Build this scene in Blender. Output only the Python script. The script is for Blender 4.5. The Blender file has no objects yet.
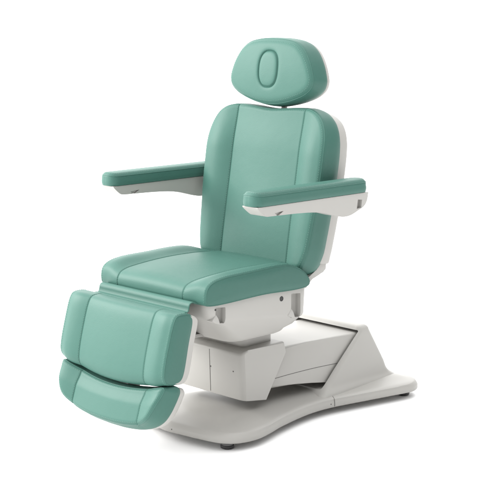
import bpy, bmesh, math
import numpy as np
from mathutils import Matrix, Vector

SC = bpy.context.scene
COL = SC.collection
PI = math.pi

# ------------------------------------------------------------------ materials
def new_mat(name):
    m = bpy.data.materials.new(name); m.use_nodes = True
    nt = m.node_tree
    return m, nt, nt.nodes['Principled BSDF']

def node(nt, t, **kw):
    n = nt.nodes.new(t)
    for k, v in kw.items(): setattr(n, k, v)
    return n

def leather(name, base):
    m, nt, b = new_mat(name); L = nt.links.new
    tc = node(nt, 'ShaderNodeTexCoord')
    big = node(nt, 'ShaderNodeTexNoise'); big.inputs['Scale'].default_value = 9; big.inputs['Detail'].default_value = 3
    L(tc.outputs['Object'], big.inputs['Vector'])
    mix = node(nt, 'ShaderNodeMix', data_type='RGBA')
    mix.inputs[6].default_value = (*[c * .975 for c in base], 1); mix.inputs[7].default_value = (*[min(1, c * 1.025) for c in base], 1)
    L(big.outputs['Fac'], mix.inputs[0]); L(mix.outputs[2], b.inputs['Base Color'])
    grain = node(nt, 'ShaderNodeTexVoronoi', feature='SMOOTH_F1'); grain.inputs['Scale'].default_value = 520
    L(tc.outputs['Object'], grain.inputs['Vector'])
    soft = node(nt, 'ShaderNodeTexNoise'); soft.inputs['Scale'].default_value = 16; soft.inputs['Detail'].default_value = 2
    L(tc.outputs['Object'], soft.inputs['Vector'])
    b1 = node(nt, 'ShaderNodeBump'); b1.inputs['Strength'].default_value = .20; b1.inputs['Distance'].default_value = .0012
    b2 = node(nt, 'ShaderNodeBump'); b2.inputs['Strength'].default_value = .07; b2.inputs['Distance'].default_value = .012
    L(grain.outputs['Distance'], b1.inputs['Height']); L(soft.outputs['Fac'], b2.inputs['Height'])
    L(b2.outputs['Normal'], b1.inputs['Normal']); L(b1.outputs['Normal'], b.inputs['Normal'])
    b.inputs['Roughness'].default_value = .48
    b.inputs['Specular IOR Level'].default_value = .22
    return m

def plastic(name, base, rough=.42):
    m, nt, b = new_mat(name); L = nt.links.new
    tc = node(nt, 'ShaderNodeTexCoord')
    n = node(nt, 'ShaderNodeTexNoise'); n.inputs['Scale'].default_value = 900; n.inputs['Detail'].default_value = 1
    L(tc.outputs['Object'], n.inputs['Vector'])
    bp = node(nt, 'ShaderNodeBump'); bp.inputs['Strength'].default_value = .06; bp.inputs['Distance'].default_value = .0006
    L(n.outputs['Fac'], bp.inputs['Height']); L(bp.outputs['Normal'], b.inputs['Normal'])
    n2 = node(nt, 'ShaderNodeTexNoise'); n2.inputs['Scale'].default_value = 6
    L(tc.outputs['Object'], n2.inputs['Vector'])
    mr = node(nt, 'ShaderNodeMapRange'); mr.inputs[3].default_value = rough - .05; mr.inputs[4].default_value = rough + .05
    L(n2.outputs['Fac'], mr.inputs[0]); L(mr.outputs[0], b.inputs['Roughness'])
    b.inputs['Base Color'].default_value = (*base, 1)
    b.inputs['Specular IOR Level'].default_value = .26
    return m

def plain(name, base, rough=.5, metal=0.0):
    m, nt, b = new_mat(name)
    b.inputs['Base Color'].default_value = (*base, 1); b.inputs['Roughness'].default_value = rough; b.inputs['Metallic'].default_value = metal
    return m

TEAL = leather('teal_leather', (.0445, .119, .0965))
THREAD = plain('teal_thread', (.095, .200, .165), .7)
PIPE = leather('teal_piping', (.0445, .119, .0965))
WHITE = plastic('warm_white_plastic', (.340, .332, .314))
RUBBER = plain('black_rubber', (.012, .012, .012), .45)
DARK = plain('dark_gap', (.07, .068, .065), .8)
GREYMETAL = plain('grey_collar', (.10, .10, .10), .35, .6)

# ------------------------------------------------------------------ helpers
def link(name, verts, faces, mat, parent=None, smooth=True, sharp=None):
    me = bpy.data.meshes.new(name)
    me.from_pydata([tuple(map(float, v)) for v in verts], [], faces)
    bm = bmesh.new(); bm.from_mesh(me)
    bmesh.ops.recalc_face_normals(bm, faces=bm.faces)
    bm.to_mesh(me); bm.free()
    me.materials.append(mat)
    if smooth:
        me.polygons.foreach_set('use_smooth', [True] * len(me.polygons))
        if sharp: me.set_sharp_from_angle(angle=math.radians(sharp))
    o = bpy.data.objects.new(name, me); COL.objects.link(o)
    if parent: o.parent = parent
    return o

def crom(P, n=12, closed=False):
    """centripetal Catmull-Rom through P"""
    P = np.asarray(P, float); out = []
    N = len(P)
    segs = N if closed else N - 1
    for i in range(segs):
        if closed:
            p0, p1, p2, p3 = P[i - 1], P[i], P[(i + 1) % N], P[(i + 2) % N]
        else:
            p1, p2 = P[i], P[i + 1]
            p0 = P[i - 1] if i > 0 else 2 * p1 - p2
            p3 = P[i + 2] if i + 2 < N else 2 * p2 - p1
        d = lambda a, b: max(np.linalg.norm(b - a) ** .5, 1e-6)
        t0 = 0; t1 = t0 + d(p0, p1); t2 = t1 + d(p1, p2); t3 = t2 + d(p2, p3)
        for t in np.linspace(t1, t2, n, endpoint=False):
            A1 = (t1 - t) / (t1 - t0) * p0 + (t - t0) / (t1 - t0) * p1
            A2 = (t2 - t) / (t2 - t1) * p1 + (t - t1) / (t2 - t1) * p2
            A3 = (t3 - t) / (t3 - t2) * p2 + (t - t2) / (t3 - t2) * p3
            B1 = (t2 - t) / (t2 - t0) * A1 + (t - t0) / (t2 - t0) * A2
            B2 = (t3 - t) / (t3 - t1) * A2 + (t - t1) / (t3 - t1) * A3
            out.append((t2 - t) / (t2 - t1) * B1 + (t - t1) / (t2 - t1) * B2)
    if not closed: out.append(P[-1])
    return np.array(out)

def resample(P, n, closed=True):
    P = np.asarray(P, float)
    Q = np.vstack([P, P[:1]]) if closed else P
    L = np.r_[0, np.cumsum(np.linalg.norm(np.diff(Q, axis=0), axis=1))]
    t = np.linspace(0, L[-1], n, endpoint=not closed)
    return np.stack([np.interp(t, L, Q[:, k]) for k in range(Q.shape[1])], 1)

def outward(P):
    """outward 2D normals of a closed polyline"""
    d = np.roll(P, -1, 0) - np.roll(P, 1, 0)
    n = np.stack([d[:, 1], -d[:, 0]], 1); n /= np.maximum(np.linalg.norm(n, axis=1, keepdims=True), 1e-9)
    A = 0.5 * np.sum(P[:, 0] * np.roll(P[:, 1], -1) - np.roll(P[:, 0], -1) * P[:, 1])
    return n if A > 0 else -n

def segdist(S, T, poly):
    a = poly; b = np.roll(poly, -1, 0); ab = b - a; l2 = np.maximum((ab ** 2).sum(1), 1e-14)
    Q = np.stack([np.ravel(S), np.ravel(T)], 1); out = np.empty(len(Q))
    for i in range(0, len(Q), 4000):
        q = Q[i:i + 4000, None, :]
        h = np.clip(((q - a) * ab).sum(2) / l2, 0, 1)
        out[i:i + 4000] = np.sqrt(((q - a - h[..., None] * ab) ** 2).sum(2)).min(1)
    return out.reshape(np.shape(S))

def sstep(x, a, b):
    x = np.clip((x - a) / (b - a), 0, 1); return x * x * (3 - 2 * x)

def rounding(e, r):
    x = np.clip(1 - e / r, 0, 1)
    return r * (1 - np.sqrt(np.maximum(0, 1 - x * x)))

def cosp(a, b, n):
    return a + (b - a) * (.5 - .5 * np.cos(np.linspace(0, PI, n)))

class Frame:
    def __init__(s, o, t, n, sdir=(0, 1, 0)):
        s.o = np.array(o, float); s.s = np.array(sdir, float)
        s.t = np.array(t, float) / np.linalg.norm(t); s.n = np.array(n, float) / np.linalg.norm(n)
    def __call__(s, S, T, N):
        S, T, N = np.broadcast_arrays(S, T, N)
        return s.o + S[..., None] * s.s + T[..., None] * s.t + N[..., None] * s.n

def grid_faces(nr, nc, off=0, wrap=False):
    f = []
    for i in range(nr - 1):
        for j in range(nc if wrap else nc - 1):
            j2 = (j + 1) % nc
            f.append((off + i * nc + j, off + i * nc + j2, off + (i + 1) * nc + j2, off + (i + 1) * nc + j))
    return f

def tube(name, path, r, mat, parent, closed=False, sides=8):
    P = np.asarray(path, float); n = len(P)
    T = (np.roll(P, -1, 0) - np.roll(P, 1, 0)) if closed else np.gradient(P, axis=0)
    T /= np.maximum(np.linalg.norm(T, axis=1, keepdims=True), 1e-9)
    V = []
    up = np.array([0.31, 0.17, .93])
    u = np.cross(T[0], up); u /= np.linalg.norm(u)
    for i in range(n):
        u = u - T[i] * u.dot(T[i]); u /= np.linalg.norm(u); w = np.cross(T[i], u)
        for k in range(sides):
            a = 2 * PI * k / sides
            V.append(P[i] + r * (math.cos(a) * u + math.sin(a) * w))
    F = grid_faces(n, sides, 0, True)
    if closed:
        # match the seam with the smallest twist
        best = min(range(sides), key=lambda s: sum(np.linalg.norm(V[(n - 1) * sides + k] - V[(k + s) % sides]) for k in range(sides)))
        for k in range(sides):
            k2 = (k + 1) % sides
            F.append(((n - 1) * sides + k, (n - 1) * sides + k2, (k2 + best) % sides, (k + best) % sides))
    else:
        F.append(tuple(range(sides))); F.append(tuple(range((n - 1) * sides, n * sides)))
    return link(name, V, F, mat, parent)

def stitches(name, paths, parent, mat=None, dash=.0052, gap=.0030, r=.00075):
    """short threads along each (points, normals) path, joined in one mesh"""
    V, F = [], []
    for P, Nn in paths:
        P = np.asarray(P, float); Nn = np.asarray(Nn, float)
        L = np.r_[0, np.cumsum(np.linalg.norm(np.diff(P, axis=0), axis=1))]
        at = lambda s, A: np.array([np.interp(s, L, A[:, k]) for k in range(3)])
        s = gap
        while s + dash < L[-1]:
            a, m, b = at(s, P), at(s + dash / 2, P), at(s + dash, P)
            nn = at(s + dash / 2, Nn); nn /= np.linalg.norm(nn)
            d = (b - a) / np.linalg.norm(b - a); w = np.cross(nn, d)
            base = len(V)
            for q, k, h in ((a, .55, -.3), (m, 1, .55), (b, .55, -.3)):
                for ang in range(5):
                    t = 2 * PI * ang / 5
                    V.append(q + nn * (h * r) + r * k * (math.cos(t) * w + math.sin(t) * nn))
            F += grid_faces(3, 5, base, True)
            F.append(tuple(range(base, base + 5))); F.append(tuple(range(base + 10, base + 15)))
            s += dash + gap
    return link(name, V, F, mat or THREAD, parent)

def cushion(name, half, t_list, frame, base, r, nback, parent, seam=None, top=None, wallo=(0, .002, .002, -.004), piping=.004, stitch_in=None, mat=None, nv=130, nb=34, warp=None, thread_seams=True, pipe_r=.0014):
    """boxed cushion: padded face on an outline given by half widths, boxed wall, flat back"""
    crv = crom(np.stack([half, t_list], 1), 14)
    crv[:, 0] = np.maximum(crv[:, 0], 0)
    right = crv; left = crv[::-1] * [-1, 1]
    poly = np.vstack([right, left])
    poly = poly[np.r_[True, np.linalg.norm(np.diff(poly, axis=0), axis=1) > 1e-6]]
    t0, t1 = t_list[0], t_list[-1]
    tt = cosp(t0, t1, nv)
    W = np.interp(tt, crv[:, 1], crv[:, 0])
    warp = warp or (lambda S, T: (S, T))
    def depth(S, T, e=None):
        if e is None: e = segdist(S, T, poly)
        return base(S, T) - rounding(e, r)
    def surf(S, T):
        S = np.asarray(S, float); T = np.asarray(T, float)
        N = depth(S, T); a, b = warp(S, T)
        return frame(a, b, N)
    def normal(S, T, h=.0015):
        a = surf(S + h, T) - surf(S - h, T); b = surf(S, T + h) - surf(S, T - h)
        n = np.cross(a, b); n /= np.maximum(np.linalg.norm(n, axis=1, keepdims=True), 1e-9)
        return n * np.sign((n @ frame.n))[:, None]
    if seam:
        q = np.minimum(seam / np.maximum(W, 1e-6), .86)
        f1 = cosp(0, 1, nb)
        row = lambda k: np.r_[-1 + (1 - q[k]) * f1, (-q[k] + 2 * q[k] * cosp(0, 1, nb + 20))[1:], (q[k] + (1 - q[k]) * f1)[1:]]
    else:
        row = lambda k: cosp(-1, 1, nb * 2)
    U = np.array([row(k) for k in range(nv)])
    S = U * W[:, None]; T = np.repeat(tt[:, None], U.shape[1], 1)
    E = segdist(S, T, poly)
    E[0] = 0; E[-1] = 0; E[:, 0] = 0; E[:, -1] = 0
    N = depth(S, T, E)
    nr, nc = S.shape
    A, B = warp(S, T)
    V = list(frame(A, B, N).reshape(-1, 3)); F = grid_faces(nr, nc)
    loop = [j for j in range(nc)] + [i * nc + nc - 1 for i in range(1, nr)] + [(nr - 1) * nc + j for j in range(nc - 2, -1, -1)] + [i * nc for i in range(nr - 2, 0, -1)]
    P2 = np.stack([A.ravel()[loop], B.ravel()[loop]], 1); nb0 = N.ravel()[loop]
    # outward normals from a smoothed copy
    nrm = outward(P2)
    k = np.ones(5) / 5
    nrm = np.stack([np.convolve(np.r_[nrm[-2:, i], nrm[:, i], nrm[:2, i]], k, 'valid') for i in range(2)], 1)
    nrm /= np.maximum(np.linalg.norm(nrm, axis=1, keepdims=True), 1e-9)
    prev = loop; m = len(loop); nw = len(wallo)
    for q_, o in enumerate(wallo):
        f = (q_ + 1) / nw
        Nn = nb0 + (nback - nb0) * f
        pos = frame(P2[:, 0] + nrm[:, 0] * o, P2[:, 1] + nrm[:, 1] * o, Nn)
        st = len(V); V += list(pos); cur = list(range(st, st + m))
        for j in range(m): F.append((prev[j], prev[(j + 1) % m], cur[(j + 1) % m], cur[j]))
        prev = cur
    c = len(V); V.append(np.mean([V[i] for i in prev], 0))
    for j in range(m): F.append((prev[j], prev[(j + 1) % m], c))
    ob = link(name, V, F, mat or TEAL, parent, sharp=50)
    if piping is not None or stitch_in:
        pr = resample(poly, 360); pn = outward(pr)
        if piping is not None:
            q = pr - pn * piping
            tube('piping', surf(q[:, 0], q[:, 1]) + 0 * q[:, :1], pipe_r, PIPE, ob, True)
        paths = []
        if stitch_in:
            q = pr - pn * stitch_in
            paths.append((surf(q[:, 0], q[:, 1]), normal(q[:, 0], q[:, 1])))
        if seam and thread_seams:
            tl = np.linspace(t0 + .012, t1 - .006, 120)
            for sg in (-1, 1):
                for d in (.0032,):
                    ss = np.full_like(tl, sg * (seam + d))
                    paths.append((surf(ss, tl), normal(ss, tl)))
        for p_ in paths: stitches('stitching', [p_], ob)
    return ob

def extrude_outline(name, poly, rings, frame, mat, parent, cap=True, sharp=40):
    """closed 2D outline swept through (offset, n) rings and capped"""
    P = np.asarray(poly); nrm = outward(P); m = len(P)
    V, F = [], []
    for o, n in rings: V += list(frame(P[:, 0] + nrm[:, 0] * o, P[:, 1] + nrm[:, 1] * o, np.full(m, n)))
    F = grid_faces(len(rings), m, 0, True)
    for k in (0, len(rings) - 1):
        c = len(V); V.append(np.mean(V[k * m:(k + 1) * m], 0))
        for j in range(m): F.append((k * m + j, k * m + (j + 1) % m, c))
    return link(name, V, F, mat, parent, sharp=sharp)

def roll_cushion(name, prof_c, prof_s, blend, ymax, parent, seam, wing=.0, re=.009, nk=150, mat=None, disp=None, bulge=.004, pads=True, k_seam=(0, 1), groove=.0019):
    """cover wrapped over a profile (x,z), with flat end panels"""
    C = crom(prof_c, 14, True); S_ = crom(prof_s, 14, True)
    ends = PI / 2
    f1 = lambda a, b, n: cosp(a, b, n)
    ys = np.r_[f1(-ymax + re, -seam, 34), f1(-seam, seam, 56)[1:], f1(seam, ymax - re, 34)[1:]]
    def prof(y):
        b = blend(abs(y)); P = C * (1 - b) + S_ * b
        n = outward(P)
        # smooth normals
        kk = np.ones(5) / 5
        n = np.stack([np.convolve(np.r_[n[-2:, i], n[:, i], n[:2, i]], kk, 'valid') for i in range(2)], 1)
        n /= np.maximum(np.linalg.norm(n, axis=1, keepdims=True), 1e-9)
        d = -groove * np.exp(-((abs(y) - seam) / .0026) ** 2)
        if disp is not None: d = d + disp(P, n, y)
        return P + n * np.reshape(d, (-1, 1)), n
    rows = []
    for a in np.linspace(PI / 2, 0, 7)[:-1]:
        P, n = prof(ymax - re); y = -(ymax - re + re * math.sin(a)); rows.append((P - n * re * (1 - math.cos(a)), y))
    for y in ys: rows.append((prof(y)[0], y))
    for a in np.linspace(0, PI / 2, 7)[1:]:
        P, n = prof(ymax - re); y = (ymax - re + re * math.sin(a)); rows.append((P - n * re * (1 - math.cos(a)), y))
    m = len(C); V = []
    for P, y in rows:
        for p in P: V.append((p[0], y, p[1]))
    F = grid_faces(len(rows), m, 0, True)
    for k, sg in ((0, -1), (len(rows) - 1, 1)):
        P, y = rows[k]; c = P.mean(0); prev = list(range(k * m, (k + 1) * m))
        for fr in (.9, .75, .5, .25):
            st = len(V)
            for p in P:
                q = c + (p - c) * fr; V.append((q[0], y + sg * bulge * (1 - fr ** 4), q[1]))
            cur = list(range(st, st + m))
            for j in range(m): F.append((prev[j], prev[(j + 1) % m], cur[(j + 1) % m], cur[j]))
            prev = cur
        cc = len(V); V.append((c[0], y + sg * bulge, c[1]))
        for j in range(m): F.append((prev[j], prev[(j + 1) % m], cc))
    ob = link(name, V, F, mat or TEAL, parent, sharp=60)
    if pads:
        paths = []
        i0, i1 = int(k_seam[0] * m), int(k_seam[1] * m)
        for sg in (-1, 1):
            P, n = prof(ymax - re); a = PI * .30
            pts = [(p[0], sg * (ymax - re + re * math.sin(a)), p[1]) for p in P - n * re * (1 - math.cos(a))]
            tube('piping', resample(np.array(pts), 260), .0013, PIPE, ob, True)
            for d in (.0032,):
                y = sg * (seam + d); P, n = prof(y)
                pts = np.array([(p[0], y, p[1]) for p in P])[i0:i1]; nn = np.array([(q[0], 0, q[1]) for q in n])[i0:i1]
                paths.append((pts, nn))
            P, n = prof(ymax - re + .001)
            pts = np.array([(p[0], sg * (ymax - re + .001), p[1]) for p in P])[i0:i1]; nn = np.array([(q[0], 0, q[1]) for q in n])[i0:i1]
            paths.append((pts, nn))
        for p_ in paths: stitches('stitching', [p_], ob)
    return ob

def prism(name, pts, y0, y1, mat, parent, bevel=.004, seg=3, axis='y', taper=None):
    """polygon in x-z extruded along y, edges bevelled"""
    bm = bmesh.new()
    a = [bm.verts.new((p[0], y0, p[1])) for p in pts]
    b = [bm.verts.new((p[0], y1, p[1])) for p in pts]
    n = len(pts)
    bm.faces.new(a); bm.faces.new(b[::-1])
    for i in range(n): bm.faces.new((a[i], b[i], b[(i + 1) % n], a[(i + 1) % n]))
    if taper:
        for v in bm.verts: taper(v)
    if bevel: bmesh.ops.bevel(bm, geom=list(bm.edges), offset=bevel, segments=seg, profile=.5, affect='EDGES', clamp_overlap=True)
    bmesh.ops.recalc_face_normals(bm, faces=bm.faces)
    me = bpy.data.meshes.new(name); bm.to_mesh(me); bm.free()
    me.materials.append(mat)
    me.polygons.foreach_set('use_smooth', [True] * len(me.polygons)); me.set_sharp_from_angle(angle=math.radians(38))
    o = bpy.data.objects.new(name, me); COL.objects.link(o)
    if parent: o.parent = parent
    return o

def lathe(name, prof, center, axis, mat, parent, n=28):
    """(radius, height) profile turned about an axis"""
    ax = Vector(axis).normalized(); R = ax.to_track_quat('Z', 'Y').to_matrix()
    V, F = [], []
    for r, h in prof:
        for k in range(n):
            a = 2 * PI * k / n
            V.append(np.array(R @ Vector((r * math.cos(a), r * math.sin(a), h))) + np.array(center))
    F = grid_faces(len(prof), n, 0, True)
    F.append(tuple(range(n))); F.append(tuple(range((len(prof) - 1) * n, len(prof) * n)))
    return link(name, V, F, mat, parent, sharp=35)

def cut(ob, cutter):
    """subtract cutter from ob, then remove the cutter"""
    md = ob.modifiers.new('cut', 'BOOLEAN'); md.operation = 'DIFFERENCE'; md.solver = 'EXACT'; md.object = cutter
    bpy.context.view_layer.update()
    dg = bpy.context.evaluated_depsgraph_get()
    me = bpy.data.meshes.new_from_object(ob.evaluated_get(dg))
    ob.modifiers.clear(); old = ob.data; ob.data = me
    me.polygons.foreach_set('use_smooth', [True] * len(me.polygons)); me.set_sharp_from_angle(angle=math.radians(34))
    bpy.data.meshes.remove(old)
    cm = cutter.data; bpy.data.objects.remove(cutter); bpy.data.meshes.remove(cm)

def rrect(x0, x1, yh, r, n=8):
    """rounded rectangle in x-y"""
    pts = []
    for cx, cy, a0 in ((x1 - r, yh - r, 0), (x0 + r, yh - r, PI / 2), (x0 + r, -yh + r, PI), (x1 - r, -yh + r, 3 * PI / 2)):
        for k in range(n): 
            a = a0 + PI / 2 * k / (n - 1); pts.append((cx + r * math.cos(a), cy + r * math.sin(a)))
    return pts

# ------------------------------------------------------------------ the chair
chair = bpy.data.objects.new('treatment_chair', None); COL.objects.link(chair)
chair['label'] = 'teal leather treatment chair with padded armrests, split leg rest and white swooping base'
chair['category'] = 'treatment chair'

# ---- base plate
hp = [(.353, 0), (.346, .06), (.334, .148), (.315, .226), (.277, .267), (.205, .283), (.136, .271), (.048, .243), (-.015, .228), (-.081, .214), (-.146, .205),
      (-.21, .203), (-.273, .209), (-.422, .238), (-.519, .257), (-.588, .271), (-.638, .275), (-.684, .252), (-.710, .2), (-.722, .12), (-.726, 0)]
ctrl = hp + [(x, -y) for x, y in hp[-2:0:-1]]
bo = resample(crom(ctrl, 14, True), 360)
bn = outward(bo)
cen = np.array([-.15, 0])
V, rows = [], 0
def base_h(e): return .054 + .013 * (1 - np.exp(-e / .012)) + .016 * sstep(e, .02, .11)
for o, z in ((-.008, .0265), (-.002, .028), (0, .032), (0, .044), (-.0012, .0485), (-.004, .0525)):
    for p, q in zip(bo, bn): V.append((p[0] + q[0] * o, p[1] + q[1] * o, z))
    rows += 1
for k in (.982, .97, .955, .935, .91, .88, .84, .79, .73, .66, .55, .4, .2):
    q = cen + (bo - cen) * k
    e = segdist(q[:, 0], q[:, 1], bo); z = base_h(e)
    for p, zz in zip(q, z): V.append((p[0], p[1], zz))
    rows += 1
F = grid_faces(rows, 360, 0, True)
c = len(V); V.append((cen[0], cen[1], base_h(np.array([.3]))[0]))
F += [((rows - 1) * 360 + j, (rows - 1) * 360 + (j + 1) % 360, c) for j in range(360)]
c = len(V); V.append((cen[0], cen[1], .0265))
F += [(j, (j + 1) % 360, c) for j in range(360)]
base = link('base_plate', V, F, WHITE, chair, sharp=60)

def on_base(p, lift=.0):
    e = segdist(np.array([p[0]]), np.array([p[1]]), bo)[0]
    return np.array([p[0], p[1], float(base_h(np.array([e]))[0]) + lift])
# parting line between the front and the rear half of the plate
for sg in (1, -1):
    pth = [on_base((x, sg * y), -.0001) for x, y in zip(np.linspace(-.292, -.268, 14), np.linspace(.150, .2055, 14))]
    pth += [np.array((-.2665, sg * .2078, .0505)), np.array((-.2665, sg * .2088, .044)), np.array((-.2665, sg * .2088, .031))]
    tube('parting_line', crom(pth, 3), .0009, DARK, base, sides=6)
for x, y, z in ((-.250, .2085, .042), (-.250, -.2085, .042), (.349, .028, .040), (.349, -.028, .040)):
    i = np.argmin(np.linalg.norm(bo - np.array([x, y]), axis=1))
    q = bo[i]; nn = bn[i]
    lathe('screw', [(.0022, -.002), (.0022, .0006), (.001, .0008)], (q[0], q[1], z), (nn[0], nn[1], 0), DARK, base, 12)
for x, y in ((.272, .215), (.272, -.215), (-.645, .215), (-.645, -.215)):
    f_ = lathe('foot', [(.018, .001), (.0225, .0035), (.0235, .008), (.0225, .0125), (.018, .0128)], (x, y, 0), (0, 0, 1), RUBBER, base)
    lathe('collar', [(.0205, .0128), (.0215, .014), (.0215, .021), (.019, .0225), (.019, .030)], (x, y, 0), (0, 0, 1), GREYMETAL, base)

# ---- rear housing, hollow where the lift arm enters
def slab(name, levels, mat, parent, n=8, sharp=40):
    V = []; m = None
    for z, x0, x1, yh, r in levels:
        P = rrect(x0, x1, yh, r, n); m = len(P)
        for p in P:
            V.append((p[0], p[1], z(p[0]) if callable(z) else z))
    F = grid_faces(len(levels), m, 0, True)
    F.append(tuple(range(m))); F.append(tuple(range((len(levels) - 1) * m, len(levels) * m)))
    return link(name, V, F, mat, parent, sharp=sharp)
lv = []
xf = lambda z: -.264 - (z - .1) * 1.06
xr = lambda z: -.622 + (z - .088) * .60
for z, g in ((.055, .022), (.070, .020), (.078, .016), (.085, .010), (.091, .005), (.100, .0015), (.112, 0)):
    lv.append((z, xr(z) - g, xf(z) + g * .3, .174 + g * .8, .03))
for z in (.14, .18, .22, .25, .268):
    lv.append((z, xr(z), xf(z), .174 - (z - .112) * .065, .022))
for z, g in ((.276, .0020), (.2815, .006), (.2850, .011), (.2868, .017), (.2873, .022)):
    lv.append((z, xr(.272) + g, xf(.272) - g * .9, .1635 - g, max(.018 - g * .45, .008)))
tower = slab('rear_housing', lv, WHITE, chair)
cutter = prism('cutter', [(-.05, .086), (-.05, .276), (-.485, .2725), (-.44, .086)], -.157, .157, WHITE, None, bevel=.006)
cut(tower, cutter)

# ---- lift arm
arm_pts = [(.02, .278), (-.20, .272), (-.475, .262), (-.38, .103), (-.30, .103), (-.21, .118), (-.126, .130), (.02, .138)]
lift = prism('lift_arm', arm_pts, -.149, .149, WHITE, chair, bevel=.010, seg=4)
for sg in (1, -1):
    pth = crom([(.0, sg * .1492, .170), (-.1, sg * .1492, .1715), (-.22, sg * .1492, .1705), (-.36, sg * .1492, .165)], 8)
    tube('parting_line', pth, .0009, DARK, lift, sides=6)

# ---- lift head (front block of the column)
def htaper(v):
    if v.co.z > .29: v.co.y *= .985
head_pts = [(.146, .125), (.152, .285), (.130, .3005), (-.045, .303), (-.056, .262), (.040, .110)]
bm = bmesh.new()
a = [bm.verts.new((p[0], -.167, p[1])) for p in head_pts]; b = [bm.verts.new((p[0], .167, p[1])) for p in head_pts]
bm.faces.new(a); bm.faces.new(b[::-1]); n = len(a)
vert_edges, rest = [], []
for i in range(n): bm.faces.new((a[i], b[i], b[(i + 1) % n], a[(i + 1) % n]))
fe = [e for e in bm.edges if all(v.co.x > .14 for v in e.verts) and abs(e.verts[0].co.y - e.verts[1].co.y) < 1e-6]
bmesh.ops.bevel(bm, geom=fe, offset=.026, segments=3, profile=.55, affect='EDGES')
te = [e for e in bm.edges if all(v.co.z > .283 for v in e.verts) and len(e.link_faces) == 2 and e.calc_face_angle(0) > .5]
bmesh.ops.bevel(bm, geom=te, offset=.014, segments=4, profile=.5, affect='EDGES', clamp_overlap=True)
oe = [e for e in bm.edges if len(e.link_faces) == 2 and e.calc_face_angle(0) > .6]
bmesh.ops.bevel(bm, geom=oe, offset=.007, segments=3, profile=.5, affect='EDGES', clamp_overlap=True)
bmesh.ops.recalc_face_normals(bm, faces=bm.faces)
me = bpy.data.meshes.new('lift_head'); bm.to_mesh(me); bm.free(); me.materials.append(WHITE)
me.polygons.foreach_set('use_smooth', [True] * len(me.polygons)); me.set_sharp_from_angle(angle=math.radians(40))
head = bpy.data.objects.new('lift_head', me); COL.objects.link(head); head.parent = chair
tube('parting_line', [(.1463, 0, .130), (.1495, 0, .21), (.1518, 0, .280)], .0009, DARK, head, sides=6)
for y, z in ((.004, .219), (.117, .2215)):
    lathe('screw', [(.0024, -.002), (.0024, .0010), (.001, .0012)], (.1497, y, z), (1, 0, 0), DARK, head, 12)
slab('mounting_neck', [(.29, -.03, .115, .13, .02), (.36, -.03, .115, .13, .02)], WHITE, chair)

# ---- seat shell
tilt = lambda z: (lambda x: z + .11 * (x - .16))
shell_lv = [(.5135, -.072, .388, .245, .03), (.5135, -.079, .396, .2515, .034), (.500, -.0795, .396, .2525, .034),
            (tilt(.440), -.0745, .386, .2525, .036), (tilt(.430), -.071, .376, .2505, .04), (tilt(.420), -.062, .358, .2455, .045),
            (tilt(.400), -.046, .325, .236, .05), (.366, -.028, .262, .2155, .05), (.3555, -.020, .247, .2085, .05), (.350, -.010, .237, .200, .05), (.348, .0, .226, .19, .05)]
shell = slab('seat_shell', shell_lv, WHITE, chair, n=10, sharp=50)
for sg in (1, -1):
    y0, y1 = sorted((sg * .228, sg * .275))
    cut(shell, prism('cutter', [(.314, .438), (.314, .492), (.358, .497), (.358, .444)], y0, y1, WHITE, None, bevel=.003))
    cut(shell, prism('cutter', [(-.038, .404), (-.038, .487), (.008, .4915), (.008, .408)], y0, y1, WHITE, None, bevel=.003))
    for dx, dz in ((0, 0), (-.350, -.035)):
        q = [(.3565, .474), (.374, .454), (.362, .446), (.338, .439), (.346, .460)]
        prism('socket_lip', [(x + dx, z + dz) for x, z in q], *sorted((sg * .222, sg * .2535)), WHITE, shell, bevel=.0015)
    lathe('screw', [(.0085, -.004), (.0085, .0012), (.0075, .0020), (.006, .0005)], (.055, sg * .2522, .481), (0, sg, 0), RUBBER, shell, 20)
    lathe('screw', [(.0035, -.004), (.0035, .0012), (.002, .0014)], (.3585, sg * .2520, .490), (0, sg, 0), RUBBER, shell, 14)

# ---- seat cushion
side = [(.405, .510), (.412, .520), (.4125, .548), (.405, .568), (.385, .583), (.337, .5935), (.206, .5975), (.09, .600), (.03, .5955), (-.022, .577), (-.058, .551), (-.073, .528), (-.069, .511), (.15, .5085)]
mid = [(.411, .510), (.419, .520), (.419, .544), (.407, .562), (.384, .572), (.337, .579), (.206, .588), (.09, .588), (.03, .585), (-.022, .582), (-.058, .576), (-.073, .548), (-.069, .511), (.15, .5085)]
def seat_disp(P, n, y):
    up = np.clip(n[:, 1], 0, 1) + .5 * np.clip(n[:, 0], 0, 1)
    q = abs(y)
    return up * (.004 * math.cos(min(q / .165, 1) * PI / 2) + .0030 * math.sin(PI * min(max((q - .165) / .10, 0), 1)))
roll_cushion('seat_cushion', mid, side, lambda y: float(sstep(y, .163, .238)), .266, chair, .165, disp=seat_disp, k_seam=(.06, .72), re=.010)

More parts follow.
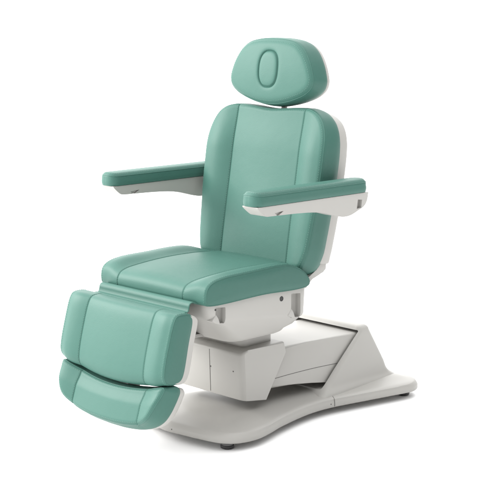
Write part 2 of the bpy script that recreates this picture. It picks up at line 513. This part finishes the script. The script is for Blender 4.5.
# ---- flexible flap between seat and leg rest
fl = crom([(.380, .506), (.412, .517), (.432, .5235), (.444, .521), (.4495, .513), (.4515, .503), (.4545, .4965), (.459, .4945), (.465, .4955), (.471, .4945), (.476, .489)], 8)
fn = np.gradient(fl, axis=0); fn = np.stack([-fn[:, 1], fn[:, 0]], 1); fn /= np.linalg.norm(fn, axis=1, keepdims=True)
prof = np.vstack([fl, (fl - fn * -.004)[::-1]])
V = []
yy = np.r_[-.2275, -.2265, cosp(-.2245, .2245, 30), .2265, .2275]
ctr = lambda P: P
for i, y in enumerate(yy):
    s = .0012 if i in (0, len(yy) - 1) else (.0004 if i in (1, len(yy) - 2) else 0)
    for p, q in zip(fl, fn): V.append((p[0] + q[0] * -s, y, p[1] + q[1] * -s))
    for p, q in zip(fl[::-1], fn[::-1]): V.append((p[0] - q[0] * (.004 - s), y, p[1] - q[1] * (.004 - s)))
m = 2 * len(fl); F = grid_faces(len(yy), m, 0, True) + [tuple(range(m)), tuple(range((len(yy) - 1) * m, len(yy) * m))]
link('knee_flap', V, F, TEAL, chair, sharp=50)

# ---- leg rest
lside = [(.463, .474), (.469, .490), (.485, .4995), (.512, .5025), (.531, .4975), (.543, .481), (.566, .41), (.584, .338), (.5855, .309), (.577, .291), (.558, .2825), (.531, .2795), (.514, .288), (.503, .306), (.480, .40)]
lmid = [(.463, .474), (.469, .490), (.485, .4985), (.512, .5015), (.532, .4965), (.545, .480), (.571, .40), (.590, .315), (.592, .281), (.585, .260), (.565, .249), (.535, .246), (.516, .254), (.505, .272), (.480, .39)]
def leg_disp(P, n, y):
    fr = np.clip(n[:, 0], 0, 1)
    q = abs(y)
    return fr * (.005 * math.cos(min(q / .165, 1) * PI / 2) + .012 * (math.sin(PI / 2 * min(max((q - .165) / .06, 0), 1)) - .5 * float(sstep(q, .225, .266))))
roll_cushion('leg_cushion', lmid, lside, lambda y: float((y / .262) ** 2), .266, chair, .165, disp=leg_disp, k_seam=(.12, .72), re=.010)
sh_s = [(x - .0175, z - .003 - .006 * (z > .485)) for x, z in lside]; sh_m = [(x - .0175, z - .003 - .012 * (z > .485)) for x, z in lmid]
legshell = roll_cushion('leg_shell', sh_m, sh_s, lambda y: float((y / .262) ** 2), .2655, chair, .165, mat=WHITE, re=.005, pads=False, bulge=.0, groove=0)

# ---- foot rest
tn = np.array([-.30, 0, .954]); nn_ = np.array([.954, 0, .30])
foot_fr = Frame((.630, 0, .128), tn, nn_)
th = np.array([0, .08, .155, .202, .228, .245, .254, .260, .262, .257, .247])
tz = np.array([.1215, .1245, .136, .153, .173, .200, .224, .246, .262, .270, .2735])
tt_ = (tz - .120) / .954
def foot_base(S, T):
    q = np.abs(S)
    w = .010 * np.sin(PI * np.clip((q - .166) / .12, 0, 1)) ** .8 * sstep(T, .0, .05) - .0019 * np.exp(-((q - .166) / .0028) ** 2)
    return .006 * np.cos(np.clip(q / .166, 0, 1) * PI / 2) + w + .010 * sstep(q, .17, .25) - .010 * sstep(T, .09, .15)
def foot_warp(S, T):
    v = np.clip(T / tt_[-1], 0, 1)
    return S, T - (.037 / .954) * (1 - np.clip(np.abs(S) / .26, 0, 1) ** 2) * v ** 1.2
cushion('foot_cushion', th, tt_, foot_fr, foot_base, .018, -.068, chair, seam=.166, warp=foot_warp, wallo=(.004, .008, .010, .008, .003), piping=.003, stitch_in=.011, nv=90)
crv = crom(np.stack([th, tt_], 1), 12); pl = np.vstack([crv, crv[::-1] * [-1, 1]])
# finish the top edge so that it dips like the cushion
topx = np.linspace(.247, -.247, 40)[1:-1]
pl = np.vstack([crv, np.stack([topx, np.full(38, tt_[-1])], 1), crv[::-1] * [-1, 1]])
a_, b_ = foot_warp(pl[:, 0], pl[:, 1]); pl = resample(np.stack([a_, b_], 1), 240)
extrude_outline('foot_shell', pl, [(-.004, -.045), (.0015, -.050), (.006, -.058), (.006, -.078), (.002, -.084), (-.006, -.087)], foot_fr, WHITE, chair)
for y in (.043,):
    prism('foot_hinge', [(.500, .285), (.535, .285), (.545, .215), (.515, .215)], y - .014, y + .014, WHITE, chair, bevel=.004)
for y in (0,):
    prism('leg_link', [(.16, .3585), (.30, .366), (.485, .372), (.490, .360), (.30, .354), (.16, .3465)], y - .07, y + .07, WHITE, chair, bevel=.004)

# ---- backrest
bt = np.array([-.156, 0, .988]); bn_ = np.array([.988, 0, .156])
back_fr = Frame((-.060, 0, .575), bt, bn_)
bw = np.array([0, .14, .195, .231, .255, .2685, .2745, .281, .287, .2895, .2895, .284, .270, .249, .218, .185, .165])
bz = np.array([.522, .524, .531, .548, .578, .62, .665, .735, .81, .88, .955, 1.006, 1.046, 1.0745, 1.094, 1.1035, 1.1055])
btt = (bz - .575) / .988
def back_base(S, T):
    q = np.abs(S)
    wing = .026 * np.sin(PI / 2 * np.clip((q - .163) / .072, 0, 1)) - .009 * sstep(q, .24, .30)
    wing = wing * (1 - .55 * sstep(T, btt[-1] - .17, btt[-1])) * sstep(T, btt[0], btt[0] + .06)
    mid_ = .007 * np.cos(np.clip(q / .163, 0, 1) * PI / 2)
    lum = .010 * np.exp(-((T - .10) / .14) ** 2) * np.cos(np.clip(q / .2, 0, 1) * PI / 2)
    return wing + mid_ + lum - .0020 * np.exp(-((q - .163) / .0024) ** 2) - .008 * sstep(T, btt[-1] - .16, btt[-1])
def back_warp(S, T):
    v = sstep(T, btt[-1] - .10, btt[-1])
    return S, T - .009 * np.exp(-(S / .085) ** 2) * v
cushion('backrest_cushion', bw, btt, back_fr, back_base, .017, -.074, chair, seam=.163, warp=back_warp, wallo=(.001, .003, .0035, .002, -.005), piping=.0035, stitch_in=.0095, nv=170)
crv = crom(np.stack([bw, btt], 1), 12); crv = crv[crv[:, 1] > (.625 - .575) / .988]; crv = np.vstack([[.0, .006], [.10, .006], [.25, .006], [.259, .008], [.264, .016], crv])
po = resample(np.vstack([crv, crv[::-1] * [-1, 1]]), 260)
bshell = extrude_outline('backrest_shell', po, [(-.012, -.060), (-.006, -.064), (-.005, -.070), (-.006, -.108), (-.010, -.117), (-.020, -.123), (-.05, -.128)], back_fr, WHITE, chair)
for sg in (1, -1):
    prism('backrest_hinge', [(-.150, .605), (-.176, .605), (-.178, .578), (-.174, .550), (-.160, .540), (-.138, .5355), (-.102, .530), (-.086, .518), (-.078, .497), (-.035, .497), (-.042, .512), (-.088, .536), (-.130, .552)],
          *sorted((sg * .222, sg * .246)), WHITE, chair, bevel=.005)

# ---- headrest
hd_t = np.array([-.115, 0, .993]); hd_n = np.array([.993, 0, .115])
head_fr = Frame((-.141, 0, 1.2275), hd_t, hd_n)
hh = [(0, 1.3355), (.06, 1.3335), (.115, 1.3225), (.151, 1.2995), (.180, 1.262), (.199, 1.220), (.205, 1.193), (.197, 1.167), (.170, 1.144), (.12, 1.1235), (.06, 1.109), (0, 1.104)]
ctrl = [(y, (z - 1.223) / .993) for y, z in hh] + [(-y, (z - 1.223) / .993) for y, z in hh[-2:0:-1]]
ho = crom(ctrl, 14, True)
NA = 300
ang = np.linspace(0, 2 * PI, NA, endpoint=False)
pa = np.arctan2(ho[:, 1], ho[:, 0]); od = np.argsort(pa)
rad = lambda P, a: np.interp(a, np.r_[np.sort(np.arctan2(P[:, 1], P[:, 0])) - 2 * PI, np.sort(np.arctan2(P[:, 1], P[:, 0])), np.sort(np.arctan2(P[:, 1], P[:, 0])) + 2 * PI],
                             np.tile(np.linalg.norm(P, axis=1)[np.argsort(np.arctan2(P[:, 1], P[:, 0]))], 3))
aa = np.where(ang > PI, ang - 2 * PI, ang)
Rb = rad(ho, aa)
OB = np.stack([Rb * np.cos(ang), Rb * np.sin(ang)], 1)
# stadium-like oval
ovx, ovz = .0455, .0625
ex = 2.5
Ro = 1 / ((np.abs(np.cos(ang)) / ovx) ** ex + (np.abs(np.sin(ang)) / ovz) ** ex) ** (1 / ex)
OV = np.stack([Ro * np.cos(ang), Ro * np.sin(ang) + .004], 1)
V = []; rows = 0
def hn(q, eo, inside):
    e = segdist(q[:, 0], q[:, 1], OB)
    dome = .012 * (1 - np.clip((q[:, 0] / .21) ** 2 + (q[:, 1] / .125) ** 2, 0, 1))
    g = -.0050 * np.exp(-(eo / .0030) ** 2) - .0022 * np.exp(-(eo / .009) ** 2)
    return dome + g - rounding(e, .026) + (0.001 if inside else 0)
for k in (.02, .15, .3, .45, .6, .72, .8, .86, .90, .93, .955, .975, .99, 1.0):
    q = np.array([0, .004]) + (OV - [0, .004]) * k
    n_ = hn(q, segdist(q[:, 0], q[:, 1], OV) * (0 if k == 1.0 else 1), True)
    V += list(head_fr(q[:, 0], q[:, 1], n_)); rows += 1
for k in (.006, .012, .02, .03, .045, .065, .09, .13, .2, .3, .4, .5, .6, .7, .77, .82, .86, .89, .915, .935, .955, .97, .982, .991, .997, 1.0):
    q = OV + (OB - OV) * k
    n_ = hn(q, segdist(q[:, 0], q[:, 1], OV), False)
    if k == 1.0:
        n_ = np.full(NA, -.026) + .012 * (1 - np.clip((q[:, 0] / .21) ** 2 + (q[:, 1] / .125) ** 2, 0, 1))
    V += list(head_fr(q[:, 0], q[:, 1], n_)); rows += 1
edge_n = n_
hnrm = outward(OB)
for f, o in ((.2, .002), (.45, .0035), (.7, .0035), (.9, .001), (1, -.004)):
    n_ = edge_n + (-.082 - edge_n) * f
    V += list(head_fr(OB[:, 0] + hnrm[:, 0] * o, OB[:, 1] + hnrm[:, 1] * o, n_)); rows += 1
F = grid_faces(rows, NA, 0, True)
for k in (0, rows - 1):
    c = len(V); V.append(np.mean(V[k * NA:(k + 1) * NA], 0)); F += [(k * NA + j, k * NA + (j + 1) % NA, c) for j in range(NA)]
hc = link('headrest_cushion', V, F, TEAL, chair, sharp=60)
def hsurf(ins):
    q = OB - hnrm * ins
    return head_fr(q[:, 0], q[:, 1], hn(q, np.full(NA, 1.0), False))
tube('piping', resample(hsurf(.004), 260), .0013, PIPE, hc, True)
P_ = resample(np.vstack([hsurf(.014), hsurf(.014)[:1]]), 300, False)
stitches('stitching', [(P_, np.tile(hd_n, (300, 1)))], hc)
extrude_outline('headrest_shell', resample(OB, 220), [(-.010, -.068), (-.002, -.074), (.0005, -.081), (-.002, -.092), (-.009, -.098), (-.03, -.103)], head_fr, WHITE, chair)
for y in (-.013,):
    lathe('headrest_post', [(.011, 0), (.011, .16)], (-.222, y, 1.02), (.0 - .10, 0, .99), WHITE, chair, 16)

# ---- armrests
for sg in (1, -1):
    yc = sg * .355
    pts = crom([(.305, .829), (.3025, .8245), (.272, .8000), (.262, .7966), (.24, .7955), (.20, .7945), (.12, .792), (.055, .788), (.005, .7815), (-.042, .770), (-.080, .760), (-.112, .7555), (-.142, .758), (-.175, .769), (-.208, .783), (-.2195, .800), (-.224, .829)], 4)
    def at(v, yc=yc):
        k = (.829 - v.co.z) / .07
        v.co.y = yc + (v.co.y - yc) * (1 - .16 * min(1, max(0, k)))
    br = prism('armrest', [tuple(p) for p in pts], yc - .0345, yc + .0345, WHITE, chair, bevel=.0035, taper=at)
    cut(br, prism('cutter', [(-.170, .776), (-.172, .808), (-.194, .806), (-.193, .778)], *sorted((sg * .371, sg * .405)), WHITE, None, bevel=.002))
    for s2 in (1, -1):
        yo = yc + s2 * .025
        cut(br, prism('cutter', [(.226, .804), (.205, .806), (.186, .807), (.205, .796), (.214, .7935)], *sorted((yo, yo + s2 * .02)), WHITE, None, bevel=0))
    fr = Frame((.040, yc, .828), (1, 0, 0), (0, 0, 1))
    ea = np.linspace(.13, PI / 2, 9)
    ew = .0388 * np.sin(ea) ** .85
    at_ = np.r_[-.230 - .036 * np.cos(ea) ** .85, -.10, 0, .10, (.2375 + .036 * np.cos(ea) ** .85)[::-1]]
    aw = np.r_[ew, .0388, .0388, .0388, ew[::-1]]
    cushion('arm_pad', aw, at_, fr, lambda S, T: .0485 - .003 * (S / .038) ** 2, .018, .0025, br, wallo=(.0005, .0012, .0012, .0005, -.0015), piping=.0018, stitch_in=.009, nv=110, nb=16, pipe_r=.0016)
    lathe('arm_pivot', [(.020, 0), (.024, .004), (.024, .075), (.020, .080)], (-.150, sg * .262, .790), (0, sg, 0), WHITE, br, 24)

# ------------------------------------------------------------------ floor
m, nt, b = new_mat('white_studio_floor')
b.inputs['Base Color'].default_value = (.87, .87, .87, 1); b.inputs['Roughness'].default_value = .9; b.inputs['Specular IOR Level'].default_value = .1
R_ = 60
fl_ = link('studio_floor', [(-R_, -R_, 0), (R_, -R_, 0), (R_, R_, 0), (-R_, R_, 0)], [(0, 1, 2, 3)], m, None, smooth=False)
fl_['kind'] = 'structure'; fl_['label'] = 'seamless bright white studio floor under the chair'

# ------------------------------------------------------------------ light
w = bpy.data.worlds.new('World'); SC.world = w; w.use_nodes = True
bg = w.node_tree.nodes['Background']; bg.inputs['Strength'].default_value = 1.0
nt = w.node_tree
tc = node(nt, 'ShaderNodeTexCoord'); dt = node(nt, 'ShaderNodeVectorMath', operation='DOT_PRODUCT')
dt.inputs[1].default_value = (.16, -.58, .80)
mr = node(nt, 'ShaderNodeMapRange', interpolation_type='SMOOTHSTEP')
mr.inputs[1].default_value = -.35; mr.inputs[2].default_value = .85; mr.inputs[3].default_value = .26; mr.inputs[4].default_value = 3.55
nt.links.new(tc.outputs['Generated'], dt.inputs[0]); nt.links.new(dt.outputs['Value'], mr.inputs[0]); nt.links.new(mr.outputs[0], bg.inputs['Color'])

def softbox(name, loc, target, size, power):
    l = bpy.data.lights.new(name, 'AREA'); l.shape = 'RECTANGLE'; l.size, l.size_y = size; l.energy = power; l.color = (1, .985, .96)
    o = bpy.data.objects.new(name, l); COL.objects.link(o); o.location = loc
    o.rotation_euler = (Vector(target) - Vector(loc)).to_track_quat('-Z', 'Y').to_euler()
    return o
softbox('key_softbox', (3.0, -3.5, 2.7), (.1, 0, .6), (2.0, 2.0), 270)

# ------------------------------------------------------------------ camera
cam = bpy.data.cameras.new('camera'); co = bpy.data.objects.new('camera', cam); COL.objects.link(co)
pitch, yaw = math.radians(10.13), math.radians(45.45)
f = Vector((-math.cos(yaw) * math.cos(pitch), -math.sin(yaw) * math.cos(pitch), -math.sin(pitch)))
r = f.cross(Vector((0, 0, 1))).normalized(); u = r.cross(f)
M = Matrix(((r.x, u.x, -f.x, 3.4), (r.y, u.y, -f.y, 3.5), (r.z, u.z, -f.z, 1.48), (0, 0, 0, 1)))
co.matrix_world = M
cam.sensor_width = 36; cam.lens = 36 * 1420 / 500; cam.clip_start = .05; cam.clip_end = 500
SC.camera = co
SC.view_settings.view_transform = 'Standard'; SC.view_settings.look = 'None'; SC.view_settings.exposure = 0; SC.view_settings.gamma = 1
